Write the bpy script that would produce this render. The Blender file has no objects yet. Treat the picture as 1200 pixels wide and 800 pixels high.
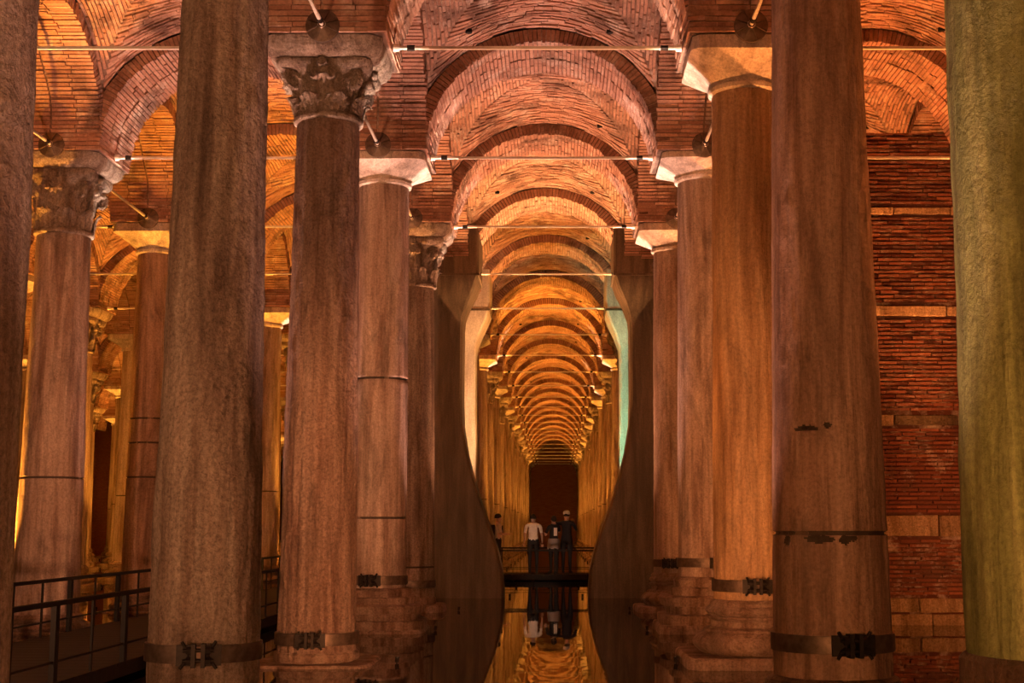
import bpy, bmesh, math, random
from mathutils import Vector, Matrix, noise
R = math.radians
SC = bpy.context.scene
C = SC.collection

# ------------------------------------------------------------------ camera, world, exposure
CAMZ = 1.48                      # eye height above the water (water = 0)
F = 1600.0                       # focal length in pixels of the 1200 wide frame
cd = bpy.data.cameras.new('camera'); cam = bpy.data.objects.new('camera', cd); C.objects.link(cam)
cd.sensor_width = 36.0; cd.lens = 36.0 * F / 1200.0
cd.shift_x = -52.0 / 1200.0
cam.location = (0, 0, CAMZ); cam.rotation_euler = (R(90 + 7.76), 0, 0)
cd.clip_start = .05; cd.clip_end = 400
SC.camera = cam
w = bpy.data.worlds.new('world'); SC.world = w; w.use_nodes = True
bg = w.node_tree.nodes['Background']; bg.inputs[0].default_value = (.62, .26, .13, 1); bg.inputs[1].default_value = .05
SC.view_settings.view_transform = 'Standard'; SC.view_settings.look = 'None'
SC.view_settings.exposure = 0.0; SC.view_settings.gamma = 1.0; SC.view_settings.use_curve_mapping = False

# ------------------------------------------------------------------ layout
SP = 4.8; D0 = 15.4; XC = -.22; ZS = CAMZ + 5.5        # spacing, first plane, aisle centre, springing
ROD = CAMZ + 5.57
def YD(n): return D0 + SP * n
def XR(j): return XC + 2.4 + SP * j                    # row 0 = right row of the central aisle, -1 = left row
NEND = 22

PINK = (1.0, .49, .35); AMBER = (1.0, .365, .04); ORANGE = (1.0, .31, .07); GREEN = (.42, 1.0, .62); ROSE = (1.0, .385, .145)
def spot(loc, target, col, power, size=70, blend=.6, rad=.05, parent=None):
    l = bpy.data.lights.new('lamp_light', 'SPOT'); l.energy = power; l.color = col
    l.spot_size = R(size); l.spot_blend = blend; l.shadow_soft_size = rad
    o = bpy.data.objects.new('lamp_light', l); C.objects.link(o)
    o.location = loc
    o.rotation_euler = (Vector(target) - Vector(loc)).to_track_quat('-Z', 'Y').to_euler()
    return o
# up-lights: (row beside, n, side toward aisle +1/-1, colour, watts)
UP = []
def aisle_col(n):
    if n <= 1: return PINK
    if n == 2: return (1.0, .42, .20)
    if n == 3: return (1.0, .45, .16)
    return AMBER
UPW = 3000
LEVEL = {-2: .6, -1: .6, 0: .5, 1: .66, 2: 1.1, 3: 1.9, 4: .75, 5: .8, 6: 1.5, 7: 1.2, 8: .8, 9: 1.3, 10: .9}
for n in range(-2, NEND - 1):
    k = LEVEL.get(n, .9 + .3 * (n % 2))
    UP.append((-1, n, 1, aisle_col(n), UPW * k))
    UP.append((0, n, -1, ORANGE if n == 0 else aisle_col(n), UPW * k))
for n in range(0, 18):                                 # left side aisle
    c = PINK if n <= 1 else AMBER
    UP.append((-1, n, -1, c, UPW * (.9 if n < 2 else 1.2)))
    UP.append((-2, n, 1, c, UPW * (.3 if n < 2 else 1.2)))
for n in range(0, 17):
    UP.append((-2, n, -1, AMBER, UPW * (1.9 if n < 2 else 1.1)))
    if n < 5: UP.append((-3, n, 1, AMBER, UPW * 1.3)); UP.append((-3, n, -1, AMBER, UPW))
    if n > 2: UP.append((-4, n, 1, AMBER, UPW * 1.1)); UP.append((-4, n, -1, AMBER, UPW * 1.1))
for n in range(8, 16): UP.append((-5, n, 1, AMBER, UPW * 1.3)); UP.append((-5, n, -1, AMBER, UPW))
for n in (-1, 0, 1, 2):
    UP.append((0, n, 1, ORANGE, UPW * 1.1)); UP.append((1, n, -1, ORANGE, UPW * 1.1))
# fill lights added to brighten columns, piers and people: (location, target, colour, watts, cone)
FILL = [
    ((.6, -1.2, .75), (-3.0, 12, 3.3), ROSE, 1600, 52),
    ((-5.2, 1.5, .75), (-2.9, 10.6, 3.8), (1, .45, .20), 2300, 50),
    ((-.9, -1.2, .75), (3.0, 12, 2.9), (1, .38, .12), 1800, 46),
    ((-5.0, 5.0, .75), (-7.5, 20, 3.2), (1, .42, .2), 2500, 55),
    ((-.2, 9.0, .10), (-3.4, 20, 2.7), ROSE, 1600, 50),
    ((-.2, 9.0, .10), (3.3, 20, 3.4), (1, .36, .12), 1200, 48),
    ((4.6, 8.5, .10), (6.2, 21, 2.4), ORANGE, 2500, 60),
    ((3.6, 2.6, .75), (2.5, 6.2, 1.9), (.40, .56, .08), 14, 75),
    ((.9, 31.6, .10), (2.2, 34.4, 6.0), GREEN, 1900, 42),
    ((-1.3, 31.6, .10), (-2.6, 34.4, 6.0), (1.0, .50, .22), 3000, 42),
    ((-.6, 36.3, .10), (-.4, 39.6, 1.1), (1, .6, .4), 90, 50),
]
for n in range(5, NEND - 4, 2):
    FILL.append(((XC, YD(n) + 1.2, .10), (XC, YD(n) + 9, 2.0), AMBER, 750, 75))
for n in (5, 8, 11):
    FILL.append(((XC - 4 * SP, YD(n) + 1.2, .10), (XC - 4 * SP, YD(n) + 9, 2.0), AMBER, 1500, 85))
for n in (3, 6, 9, 12):
    FILL.append(((XC - 3 * SP, YD(n) + 1.2, .10), (XC - 3 * SP, YD(n) + 9, 2.0), AMBER, 1100, 85))
for n in range(2, 14, 3):
    FILL.append(((XC - SP, YD(n) + 1.2, .10), (XC - SP - 2, YD(n) + 9, 2.0), AMBER, 1100, 75))
    FILL.append(((XC - 2 * SP, YD(n) + 1.2, .10), (XC - 2 * SP - 2, YD(n) + 9, 2.0), AMBER, 1100, 75))

# added narrow beams brightening the aisle side of the near capitals: (row, n, side)
ACCENT = [(-1, 0, 1), (0, 0, -1), (-1, 1, 1), (0, 1, -1), (-1, 2, 1), (0, 2, -1), (-2, 1, 1), (-1, 0, -1), (0, 5, -1), (-1, 6, 1), (-2, 4, 1), (0, 6, -1), (0, 8, -1)]

# ------------------------------------------------------------------ helpers
def tag(o, label=None, cat=None, group=None, kind=None):
    if label: o['label'] = label
    if cat: o['category'] = cat
    if group: o['group'] = group
    if kind: o['kind'] = kind
    return o
def empty(name, loc, label, cat, group=None, rz=0):
    o = bpy.data.objects.new(name, None); C.objects.link(o); o.location = loc; o.rotation_euler = (0, 0, rz)
    o.empty_display_size = .2
    return tag(o, label, cat, group)
class MB:
    """collects polygons; per-face material index and tone"""
    def __init__(s): s.v = []; s.f = []; s.mi = []; s.t = []; s.sm = []
    def poly(s, pts, m=0, t=.5, smooth=False):
        b = len(s.v); s.v += [tuple(p) for p in pts]; s.f.append(tuple(range(b, b + len(pts)))); s.mi.append(m); s.t.append(t); s.sm.append(smooth)
    def hexa(s, P, m=0, t=.5, skip=()):
        """P: 8 points, 0-3 one face, 4-7 the opposite face in the same order"""
        b = len(s.v); s.v += [tuple(p) for p in P]
        fs = [(0, 3, 2, 1), (4, 5, 6, 7), (0, 1, 5, 4), (1, 2, 6, 5), (2, 3, 7, 6), (3, 0, 4, 7)]
        for i, q in enumerate(fs):
            if i in skip: continue
            s.f.append(tuple(b + a for a in q)); s.mi.append(m); s.t.append(t); s.sm.append(False)
    def box(s, x0, x1, y0, y1, z0, z1, m=0, t=.5, j=0, rnd=None):
        P = [(x0, y0, z0), (x1, y0, z0), (x1, y1, z0), (x0, y1, z0), (x0, y0, z1), (x1, y0, z1), (x1, y1, z1), (x0, y1, z1)]
        if j: P = [(a + rnd.uniform(-j, j), b + rnd.uniform(-j, j), c + rnd.uniform(-j, j)) for a, b, c in P]
        s.hexa(P, m, t)
    def grid(s, G, closed=False, m=0, t=.5, smooth=True):
        b = len(s.v); nr = len(G); nc = len(G[0])
        for r in G: s.v += [tuple(p) for p in r]
        for i in range(nr - 1):
            for k in range(nc if closed else nc - 1):
                k2 = (k + 1) % nc
                s.f.append((b + i * nc + k, b + i * nc + k2, b + (i + 1) * nc + k2, b + (i + 1) * nc + k))
                s.mi.append(m); s.t.append(t); s.sm.append(smooth)
    def lathe(s, prof, n=32, cx=0, cy=0, m=0, t=.5, cap=True, smooth=True):
        G = [[(cx + r * math.cos(2 * math.pi * k / n), cy + r * math.sin(2 * math.pi * k / n), z) for k in range(n)] for r, z in prof]
        s.grid(G, True, m, t, smooth)
        if cap: s.poly(G[-1], m, t); s.poly(G[0][::-1], m, t)
    def tube(s, a, b, r0, r1=None, n=10, m=0, t=.5, smooth=True):
        a = Vector(a); b = Vector(b); r1 = r0 if r1 is None else r1
        d = (b - a).normalized(); u = d.orthogonal().normalized(); v = d.cross(u)
        A = [[p + (u * math.cos(2 * math.pi * k / n) + v * math.sin(2 * math.pi * k / n)) * r for k in range(n)] for p, r in ((a, r0), (b, r1))]
        s.grid(A, True, m, t, smooth); s.poly(A[0][::-1], m, t); s.poly(A[1], m, t)
    def mesh(s, name, mats):
        me = bpy.data.meshes.new(name); me.from_pydata(s.v, [], s.f)
        for q in mats: me.materials.append(q)
        me.polygons.foreach_set('material_index', s.mi); me.polygons.foreach_set('use_smooth', s.sm)
        a = me.attributes.new('tone', 'FLOAT', 'FACE'); a.data.foreach_set('value', s.t)
        me.update()
        if name in ('base', 'plinth', 'capital', 'impost_block', 'strap', 'pier_body'): me.set_sharp_from_angle(angle=R(38))
        return me
    def build(s, name, mats, parent=None, loc=None):
        return link(name, s.mesh(name, mats if isinstance(mats, (list, tuple)) else [mats]), parent, loc)
def link(name, me, parent=None, loc=None):
    o = bpy.data.objects.new(name, me); C.objects.link(o)
    if parent is not None: o.parent = parent
    if loc is not None: o.location = loc
    return o

# ------------------------------------------------------------------ materials
def mat(name):
    m = bpy.data.materials.new(name); m.use_nodes = True; nt = m.node_tree
    return m, nt, nt.nodes['Principled BSDF']
def N(nt, t, **k):
    n = nt.nodes.new(t)
    for a, b in k.items(): setattr(n, a, b)
    return n
def ramp(nt, fac, stops):
    r = N(nt, 'ShaderNodeValToRGB'); e = r.color_ramp.elements
    while len(e) < len(stops): e.new(.5)
    for i, (p, c) in enumerate(stops): e[i].position = p; e[i].color = (*c, 1) if len(c) == 3 else c
    nt.links.new(fac, r.inputs[0]); return r.outputs[0]
def coords(nt, scale, rnd=True):
    tc = N(nt, 'ShaderNodeTexCoord'); mp = N(nt, 'ShaderNodeMapping'); mp.inputs['Scale'].default_value = scale
    if rnd:
        oi = N(nt, 'ShaderNodeObjectInfo'); ml = N(nt, 'ShaderNodeMath', operation='MULTIPLY'); ml.inputs[1].default_value = 40
        nt.links.new(oi.outputs['Random'], ml.inputs[0]); nt.links.new(ml.outputs[0], mp.inputs['Location'])
    nt.links.new(tc.outputs['Object'], mp.inputs['Vector']); return mp.outputs[0]
def noise_t(nt, vec, scale, detail=6, rough=.6, dist=0):
    n = N(nt, 'ShaderNodeTexNoise'); n.inputs['Scale'].default_value = scale; n.inputs['Detail'].default_value = detail
    n.inputs['Roughness'].default_value = rough; n.inputs['Distortion'].default_value = dist
    nt.links.new(vec, n.inputs['Vector']); return n.outputs['Fac']
def mix(nt, a, b, f, mode='MIX'):
    m = N(nt, 'ShaderNodeMix', data_type='RGBA', blend_type=mode)
    for s, v in ((m.inputs[6], a), (m.inputs[7], b), (m.inputs[0], f)):
        if isinstance(v, (int, float)): s.default_value = v
        elif isinstance(v, tuple): s.default_value = (*v, 1)
        else: nt.links.new(v, s)
    return m.outputs[2]
def bump(nt, bs, h, strength, dist=.02, prev=None):
    b = N(nt, 'ShaderNodeBump'); b.inputs['Strength'].default_value = strength; b.inputs['Distance'].default_value = dist
    nt.links.new(h, b.inputs['Height'])
    if prev is not None: nt.links.new(prev, b.inputs['Normal'])
    nt.links.new(b.outputs[0], bs.inputs['Normal']); return b.outputs[0]
def stone(name, light, mid, dark, rough=.62, pit=.5, streak=1.0, blotch=(.05, .035, .025)):
    m, nt, bs = mat(name)
    v1 = coords(nt, (1, 1, .09)); v2 = coords(nt, (1, 1, 1)); v3 = coords(nt, (1, 1, .35))
    st = noise_t(nt, v1, 5.5, 7, .62, .4)
    c = ramp(nt, st, [(.34, dark), (.48, mid), (.62, light)])
    dr = noise_t(nt, coords(nt, (1, 1, .045)), 13, 5, .6, .3)
    c = mix(nt, c, ramp(nt, dr, [(.36, (.52, .47, .44)), (.52, (1, 1, 1)), (.68, (1.22, 1.2, 1.18))]), .48 * min(1, streak), 'MULTIPLY')
    bl = noise_t(nt, v3, 1.9, 8, .72, .8)
    c = mix(nt, c, mix(nt, c, blotch, .55), ramp(nt, bl, [(.50, (0, 0, 0)), (.68, (1, 1, 1))]))
    g = noise_t(nt, v2, 34, 5, .75)
    c = mix(nt, c, ramp(nt, g, [(.32, (.42, .38, .36)), (.6, (1.15, 1.12, 1.1))]), .5 + .35 * min(1, pit), 'MULTIPLY')
    cr = noise_t(nt, coords(nt, (1, 1, .25)), 2.3, 8, .7, 1.3)
    c = mix(nt, c, blotch, ramp(nt, cr, [(.49, (0, 0, 0)), (.5, (.35, .35, .35)), (.51, (0, 0, 0))]))
    at = N(nt, 'ShaderNodeAttribute', attribute_name='tone')
    c = mix(nt, c, tuple(q * .6 for q in blotch), ramp(nt, at.outputs['Fac'], [(0, (1, 1, 1)), (.4, (0, 0, 0))]))
    nt.links.new(c, bs.inputs['Base Color']); bs.inputs['Roughness'].default_value = rough
    b = bump(nt, bs, st, .6 * streak, .08); b = bump(nt, bs, g, min(1, pit * 1.3), .05, b); b = bump(nt, bs, noise_t(nt, v2, 9, 5, .65), min(1, pit * 1.2), .08, b)
    return m
MARBLE = stone('weathered_marble', (.62, .50, .43), (.47, .35, .29), (.27, .17, .13), pit=.35)
GRANITE = stone('rough_brown_stone', (.54, .43, .34), (.40, .29, .22), (.22, .14, .10), pit=1.0, rough=.75)
GRANITE2 = stone('fluted_brown_stone', (.50, .36, .29), (.38, .25, .19), (.20, .11, .08), pit=.8, rough=.7)
GREENST = stone('greenish_stone', (.38, .42, .17), (.24, .28, .10), (.12, .13, .045), pit=.3, blotch=(.06, .08, .02))  # olive green tint over the whole column
CAPST = stone('carved_capital_stone', (.60, .50, .42), (.44, .34, .27), (.20, .13, .09), pit=.8, streak=.3, rough=.75)
IMPST = stone('smooth_capital_stone', (.86, .76, .68), (.72, .61, .53), (.50, .40, .33), pit=.3, streak=.3)
BASEST = stone('base_stone', (.52, .38, .30), (.38, .25, .19), (.17, .09, .06), pit=.8, streak=.5, rough=.6)
SHADEST = stone('shaded_base_stone', (.20, .12, .08), (.13, .075, .05), (.06, .035, .025), pit=.6, streak=.4, rough=.35)  # darker base stone, shade at the column feet put into its colour
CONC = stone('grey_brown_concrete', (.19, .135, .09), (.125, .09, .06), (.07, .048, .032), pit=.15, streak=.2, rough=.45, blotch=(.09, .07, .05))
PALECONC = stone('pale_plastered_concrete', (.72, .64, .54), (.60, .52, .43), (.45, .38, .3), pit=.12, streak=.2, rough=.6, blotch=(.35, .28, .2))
CUTST = stone('cut_stone_blocks', (.75, .55, .36), (.60, .42, .26), (.38, .24, .14), pit=.9, streak=.2, rough=.8)

def brickmat(name, a, b, c, rough=.85, stain=(.10, .05, .035)):
    m, nt, bs = mat(name)
    at = N(nt, 'ShaderNodeAttribute', attribute_name='tone'); v = coords(nt, (1, 1, 1))
    col = ramp(nt, at.outputs['Fac'], [(0, a), (.5, b), (1, c)])
    n1 = noise_t(nt, v, 1.1, 5, .65, .4); n2 = noise_t(nt, v, 30, 4, .7)
    col = mix(nt, col, mix(nt, col, stain, .85), ramp(nt, n1, [(.48, (0, 0, 0)), (.64, (1, 1, 1))]))
    col = mix(nt, col, (.72, .60, .52), ramp(nt, noise_t(nt, v, 2.7, 6, .7), [(.53, (0, 0, 0)), (.70, (.7, .7, .7))]))
    col = mix(nt, col, ramp(nt, n2, [(.3, (.55, .55, .55)), (.62, (1.1, 1.1, 1.1))]), .6, 'MULTIPLY')
    nt.links.new(col, bs.inputs['Base Color']); bs.inputs['Roughness'].default_value = rough
    bump(nt, bs, n2, .8, .02); return m
BRICK = brickmat('vault_brick', (.36, .18, .125), (.52, .29, .21), (.68, .44, .33))
MORTAR = brickmat('lime_mortar', (.20, .12, .09), (.25, .155, .115), (.30, .20, .15))
DKBRICK = brickmat('dark_wall_brick', (.15, .040, .022), (.24, .065, .033), (.38, .13, .06), rough=.7)
DKMORT = brickmat('dark_wall_mortar', (.10, .03, .018), (.12, .035, .02), (.15, .05, .03))

def plain(name, col, rough=.6, metal=0, nscale=8, var=.4, bmp=.2):
    m, nt, bs = mat(name); v = coords(nt, (1, 1, 1)); n = noise_t(nt, v, nscale, 5, .6)
    lo = tuple(x * (1 - var) for x in col); hi = tuple(min(1, x * (1 + var)) for x in col)
    nt.links.new(ramp(nt, n, [(.3, lo), (.7, hi)]), bs.inputs['Base Color'])
    bs.inputs['Roughness'].default_value = rough; bs.inputs['Metallic'].default_value = metal
    if bmp: bump(nt, bs, n, bmp, .01)
    return m
STEEL = plain('galvanised_steel', (.85, .78, .70), .4, .25, 20, .1)
IRON = plain('dark_iron', (.022, .016, .013), .55, .6, 25, .5)
STRAP = plain('dull_metal_strap', (.16, .115, .09), .5, .7, 14, .4)
RAIL = plain('black_painted_steel', (.008, .007, .006), .9, 0, 30, .3)
DECK = plain('dark_deck_boards', (.012, .009, .008), .9, 0, 12, .5)
HOLE = plain('hole_shade', (.01, .007, .006), .9)  # black colour standing in for the shade inside the vault holes
LENS, nt, bs = mat('lamp_lens'); bs.inputs['Emission Color'].default_value = (1, .75, .5, 1); bs.inputs['Emission Strength'].default_value = 2
def water():
    m, nt, bs = mat('still_dark_water'); bs.inputs['Base Color'].default_value = (.012, .007, .004, 1)
    bs.inputs['Roughness'].default_value = .02; bs.inputs['IOR'].default_value = 1.36
    bs.inputs['Specular Tint'].default_value = (1, 1, 1, 1)
    n = noise_t(nt, coords(nt, (1, .35, 1), False), 1.6, 3, .5)
    bump(nt, bs, n, .05, .05); return m
WATER = water()
def brickwall(name):
    m, nt, bs = mat(name); tc = N(nt, 'ShaderNodeTexCoord'); sx = N(nt, 'ShaderNodeSeparateXYZ'); cx = N(nt, 'ShaderNodeCombineXYZ')
    ad = N(nt, 'ShaderNodeMath', operation='ADD')
    nt.links.new(tc.outputs['Object'], sx.inputs[0]); nt.links.new(sx.outputs[0], ad.inputs[0]); nt.links.new(sx.outputs[1], ad.inputs[1])
    nt.links.new(ad.outputs[0], cx.inputs[0]); nt.links.new(sx.outputs[2], cx.inputs[1])
    b = N(nt, 'ShaderNodeTexBrick'); b.inputs['Scale'].default_value = 1; b.inputs['Brick Width'].default_value = .36
    b.inputs['Row Height'].default_value = .075; b.inputs['Mortar Size'].default_value = .012
    b.inputs['Color1'].default_value = (.30, .09, .05, 1); b.inputs['Color2'].default_value = (.40, .15, .08, 1); b.inputs['Mortar'].default_value = (.2, .12, .08, 1)
    nt.links.new(cx.outputs[0], b.inputs['Vector']); nt.links.new(b.outputs['Color'], bs.inputs['Base Color']); bs.inputs['Roughness'].default_value = .85
    bump(nt, bs, b.outputs['Fac'], -.6, .02); return m
WALLBR = brickwall('far_brick_wall')

# ------------------------------------------------------------------ the setting
XL = XR(-6) - 2.4; XRT = XR(2) + 1.2; YN = YD(-4); YF = YD(NEND) + 2.4
m = MB(); m.box(XL, XRT, YN, YF, -1.7, -1.5); fl = m.build('floor', BASEST); tag(fl, kind='structure')
m = MB(); m.poly([(XL, YN, 0), (XRT, YN, 0), (XRT, YF, 0), (XL, YF, 0)])
wt = m.build('water', WATER); tag(wt, 'still dark shallow water covering the cistern floor, mirroring arches and columns', 'water', kind='stuff')
m = MB(); m.box(XL, XRT, YF, YF + .6, -1.5, 10.2); tag(m.build('wall_back', WALLBR), kind='structure')
m = MB(); m.box(XL - .6, XL, YN, YF + .6, -1.5, 10.2); tag(m.build('wall_left', WALLBR), kind='structure')
m = MB(); m.box(XL - .6, XRT, YN, YF + .6, 9.35, 9.8); ceil = m.build('ceiling', MORTAR); tag(ceil, kind='structure')

# one bay of the vault -------------------------------------------------------
rnd = random.Random(5)
AV, BV, DOME = 1.9, 1.85, .14
def ell(x): return BV * math.sqrt(max(0, 1 - (x / AV) ** 2))
def zv(x, y):
    p = 14
    return (ell(x) ** p + ell(y) ** p) ** (1 / p) + DOME * (1 - (x / 1.7) ** 2) * (1 - (y / 1.7) ** 2)
def bound(a, axis):
    t = min(1, a / 1.7)
    return 1.7 * t ** (.6 if axis == 0 else 1 / .6)
def vault_meshes(seed):
    rn = random.Random(seed)
    m = MB(); ng = 30
    co = [1.7 * math.sin(math.pi / 2 * (2 * i / ng - 1)) for i in range(ng + 1)]
    m.grid([[(x, y, zv(x, y) + .026) for x in co] for y in co][::-1], smooth=False)
    base = m.mesh('vault', [MORTAR])
    m = MB()
    pitch, jt, L = .058, .019, .25
    ns = int(1.7 / pitch)
    for axis in (0, 1):
        for sg in (-1, 1):
            for k in range(ns):
                a0 = .012 + k * pitch; a1 = a0 + pitch - jt; am = bound(a0, axis)
                if am < .05: continue
                t1 = math.asin(min(1, am / AV)); na = max(1, round(2 * t1 * 1.87 / L)); off = rn.random() * .5
                brk = [-t1 + 2 * t1 * (i + (off if 0 < i < na else 0)) / na for i in range(na + 1)]
                for i in range(na):
                    s0, s1 = brk[i] + .004, brk[i + 1] - .004
                    if s1 - s0 < .02: continue
                    dz = rn.uniform(-.010, .014) + (.018 if rn.random() < .06 else 0); tn = min(1, max(0, rn.gauss(.5, .16)))
                    wob = rn.uniform(-.006, .006)
                    q = [(s, a) for s, a in ((s0, a0), (s1, a0), (s1, a1), (s0, a1))]
                    P = []
                    for up in (0, .035):
                        for s, a in q:
                            u = AV * math.sin(s); vv = sg * (a + wob + .006 * math.sin(s * 9 + k))
                            x, y = (u, vv) if axis == 0 else (vv, u)
                            P.append((x, y, zv(x, y) + dz + up + rn.uniform(-.003, .003)))
                    m.hexa(P, 0, tn, skip=(1,))
    for hx, hy in ((-1.05, 1.2), (1.0, 1.25), (-1.0, -1.2)):  # black stubs in place of open put-log holes
        z = zv(hx, hy); m.tube((hx, hy, z - .02), (hx, hy, z + .03), .05, n=10, m=1)
    return base, m.mesh('vault_brickwork', [BRICK, HOLE])
AA, AB = 1.7, 1.65
def arch_meshes(seed):
    """transverse arch: spans x -1.7..1.7, depth y -.7...7, springing z 0"""
    rn = random.Random(seed)
    m = MB(); n = 40
    th = [math.pi * i / n for i in range(n + 1)]
    inn = [((AA + .025) * math.cos(t), (AB + .025) * math.sin(t)) for t in th]
    out = [(1.9 * math.cos(t), 1.85 * math.sin(t)) for t in th]
    for i in range(n):
        (a, b), (c, d), (e, f), (g, h) = inn[i], inn[i + 1], out[i + 1], out[i]
        m.hexa([(a, -.685, b), (c, -.685, d), (e, -.685, f), (g, -.685, h), (a, .685, b), (c, .685, d), (e, .685, f), (g, .685, h)])
    # fill above the ring up to the slab, kept above the vault
    core = m.mesh('arch', [MORTAR])
    m = MB(); nc = 84
    for i in range(nc):
        t0 = math.pi * i / nc + .005 + rn.uniform(-.001, .001); t1 = math.pi * (i + 1) / nc - .005
        cuts = [-.70 + rn.uniform(-.03, .012), -.36 + rn.uniform(-.04, .04), -.015 + .01 * math.sin(i * .4), .015 + .01 * math.sin(i * .4), .36 + rn.uniform(-.04, .04), .70 + rn.uniform(-.012, .015)]
        for (y0, y1) in ((cuts[0], cuts[1] - .006), (cuts[1] + .006, cuts[2]), (cuts[3], cuts[4] - .006), (cuts[4] + .006, cuts[5])):
            dr = rn.uniform(-.018, .006); tn = min(1, max(0, rn.gauss(.5, .17))); P = []
            for y in (y0, y1):
                for (t, ra, rb) in ((t0, AA + dr, AB + dr), (t1, AA + dr, AB + dr), (t1, 1.895, 1.845), (t0, 1.895, 1.845)):
                    P.append((ra * math.cos(t), y, rb * math.sin(t)))
            m.hexa(P, 0, tn)
    return core, m.mesh('arch_brickwork', [BRICK])
def pier_meshes():
    rn = random.Random(9); m = MB(); m.box(-.685, .685, -.685, .685, 0, 1.25); core = m.mesh('arch_springer', [MORTAR])
    m = MB(); z = .005
    r = 0
    while z < 1.2:
        for s in range(4):
            x = -.70 - (r % 2) * .0
            cuts = [-.70, -.36 + (r % 2) * .16, 0 + (r % 2) * .16, .36, .70]
            for a, b in zip(cuts, cuts[1:]):
                o = .70 + rn.uniform(-.012, .016); tn = min(1, max(0, rn.gauss(.45, .25)))
                pts = [(a + .006, -o), (b - .006, -o), (b - .006, -.66), (a + .006, -.66)]
                ca, sa = [(1, 0), (0, 1), (-1, 0), (0, -1)][s]
                pq = [(p * ca - q * sa, p * sa + q * ca) for p, q in pts]
                dz = rn.uniform(-.004, .004)
                m.hexa([(p, q, z + dz) for p, q in pq] + [(p, q, z + .05 + dz) for p, q in pq], 0, tn)
        z += .066; r += 1
    return core, m.mesh('springer_brickwork', [BRICK])
VM = [vault_meshes(11), vault_meshes(12)]; AM = [arch_meshes(21), arch_meshes(22)]; PM = pier_meshes()
def inview(x, y, lim=.46): return y < 9 or (x / y > -lim)
def place(name, pair, x, y, rz):
    a = link(name, pair[0], ceil, (x, y, ZS)); a.rotation_euler = (0, 0, rz)
    b = link(pair[1].name.split('.')[0], pair[1], a); b['kind'] = 'stuff'
for k in range(-5, 2):
    for n in range(-3, NEND):
        xc = XC + SP * k; yc = YD(n) + 2.4
        if k < 0 and not inview(xc + 2.4, yc + 2.4): continue
        if k < -1 and n > 22 or k > 0 and n > 6: continue
        place('vault', VM[(n + k) % 2], xc, yc, [0, math.pi][(n * 3 + k) % 2])
for k in range(-5, 2):                                   # transverse arches
    for n in range(-3, NEND + 1):
        xc = XC + SP * k
        if k < 0 and not inview(xc + 2.4, YD(n) + 2): continue
        if k < -1 and n > 22 or k > 0 and n > 6: continue
        place('arch', AM[n % 2], xc, YD(n), [0, math.pi][(n + k) % 2])
for j in range(-5, 3):                                   # arches along the rows, and the springers
    for n in range(-3, NEND + 1):
        if j < -1 and not inview(XR(j) + 1, YD(n) + 4): continue
        if j < -2 and n > 22 or j > 0 and n > 6: continue
        place('arch_springer', PM, XR(j), YD(n), 0)
        if n < NEND: place('arch', AM[(n + j) % 2], XR(j), YD(n) + 2.4, math.pi / 2)

# ------------------------------------------------------------------ columns
def rough_shaft(name, r0, r1, z0, z1, joints, seed, flute=0, rough=.006, nseg=72, mt=MARBLE, nz=None, step=None, gash=()):
    """round shaft with worn surface, joints as real grooves; step: list of (z, dr) where drums differ"""
    nz = nz or (520 if nseg > 300 else 200 if nseg > 150 else 110)
    zs = [z0 + (z1 - z0) * i / nz for i in range(nz + 1)]
    for jz in joints: zs += [jz - .016, jz - .007, jz + .007, jz + .016]
    zs = sorted(zs); m = MB(); G = []
    for z in zs:
        t = (z - z0) / (z1 - z0)
        r = r0 + (r1 - r0) * t ** 1.15
        for sz, dr in (step or ()):
            if z < sz: r += dr
        for jz in joints:
            if abs(z - jz) < .0075: r -= .022
        if z1 - z < .03: r += .0
        row = []
        for k in range(nseg):
            a = 2 * math.pi * k / nseg; ca, sa = math.cos(a), math.sin(a)
            d = rough * 1.6 * noise.noise(Vector((ca * 2.2, sa * 2.2, z * .9 + seed * 7))) + rough * noise.noise(Vector((ca * 9, sa * 9, z * 6 + seed * 3)))
            if flute: d += -flute * (.5 + .5 * math.cos(a * 22)) * (.6 + .6 * noise.noise(Vector((ca * 1.5, sa * 1.5, z * .6 + seed))))
            for ga, gz, gw, gh, gd in gash:
                da = math.atan2(math.sin(a - ga), math.cos(a - ga)) * r
                q = (da / gw) ** 2 + ((z - gz) / gh) ** 2 + .7 * noise.noise(Vector((da * 25, z * 40, 2)))
                if q < 2: d -= gd * math.exp(-q * 1.5)
            row.append((ca * (r + d), sa * (r + d), z))
        G.append(row)
    m.grid(G, True)
    fi = 0
    for i in range(len(G) - 1):
        zm = (zs[i] + zs[i + 1]) / 2; jn = any(abs(zm - jz) < .012 for jz in joints)
        for k in range(nseg):
            a = 2 * math.pi * (k + .5) / nseg
            if jn: m.t[fi] = .05 if noise.noise(Vector((math.cos(a) * 4, math.sin(a) * 4, zm))) > -.4 else .25
            for ga, gz, gw, gh, gd in gash:
                da = math.atan2(math.sin(a - ga), math.cos(a - ga)) * r0
                if (da / gw) ** 2 + ((zm - gz) / gh) ** 2 + .7 * noise.noise(Vector((da * 25, zm * 40, 2))) < 1: m.t[fi] = .03
            fi += 1
    m.poly(G[-1]); m.poly(G[0][::-1])
    return m.mesh(name, [mt])
def sq_ring(h, z, n=24, rx=1.0, rd=.0, wob=0, seed=0):
    """rounded-square ring (superellipse) between circle (rd=0) and square (rd=1)"""
    out = []
    p = 2 + rd * 14
    for k in range(n):
        a = 2 * math.pi * (k + .5) / n; c, s = math.cos(a), math.sin(a)
        r = h / ((abs(c) ** p + abs(s) ** p) ** (1 / p))
        r += wob * noise.noise(Vector((c * 3, s * 3, z * 5 + seed)))
        out.append((c * r, s * r, z))
    return out
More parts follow.
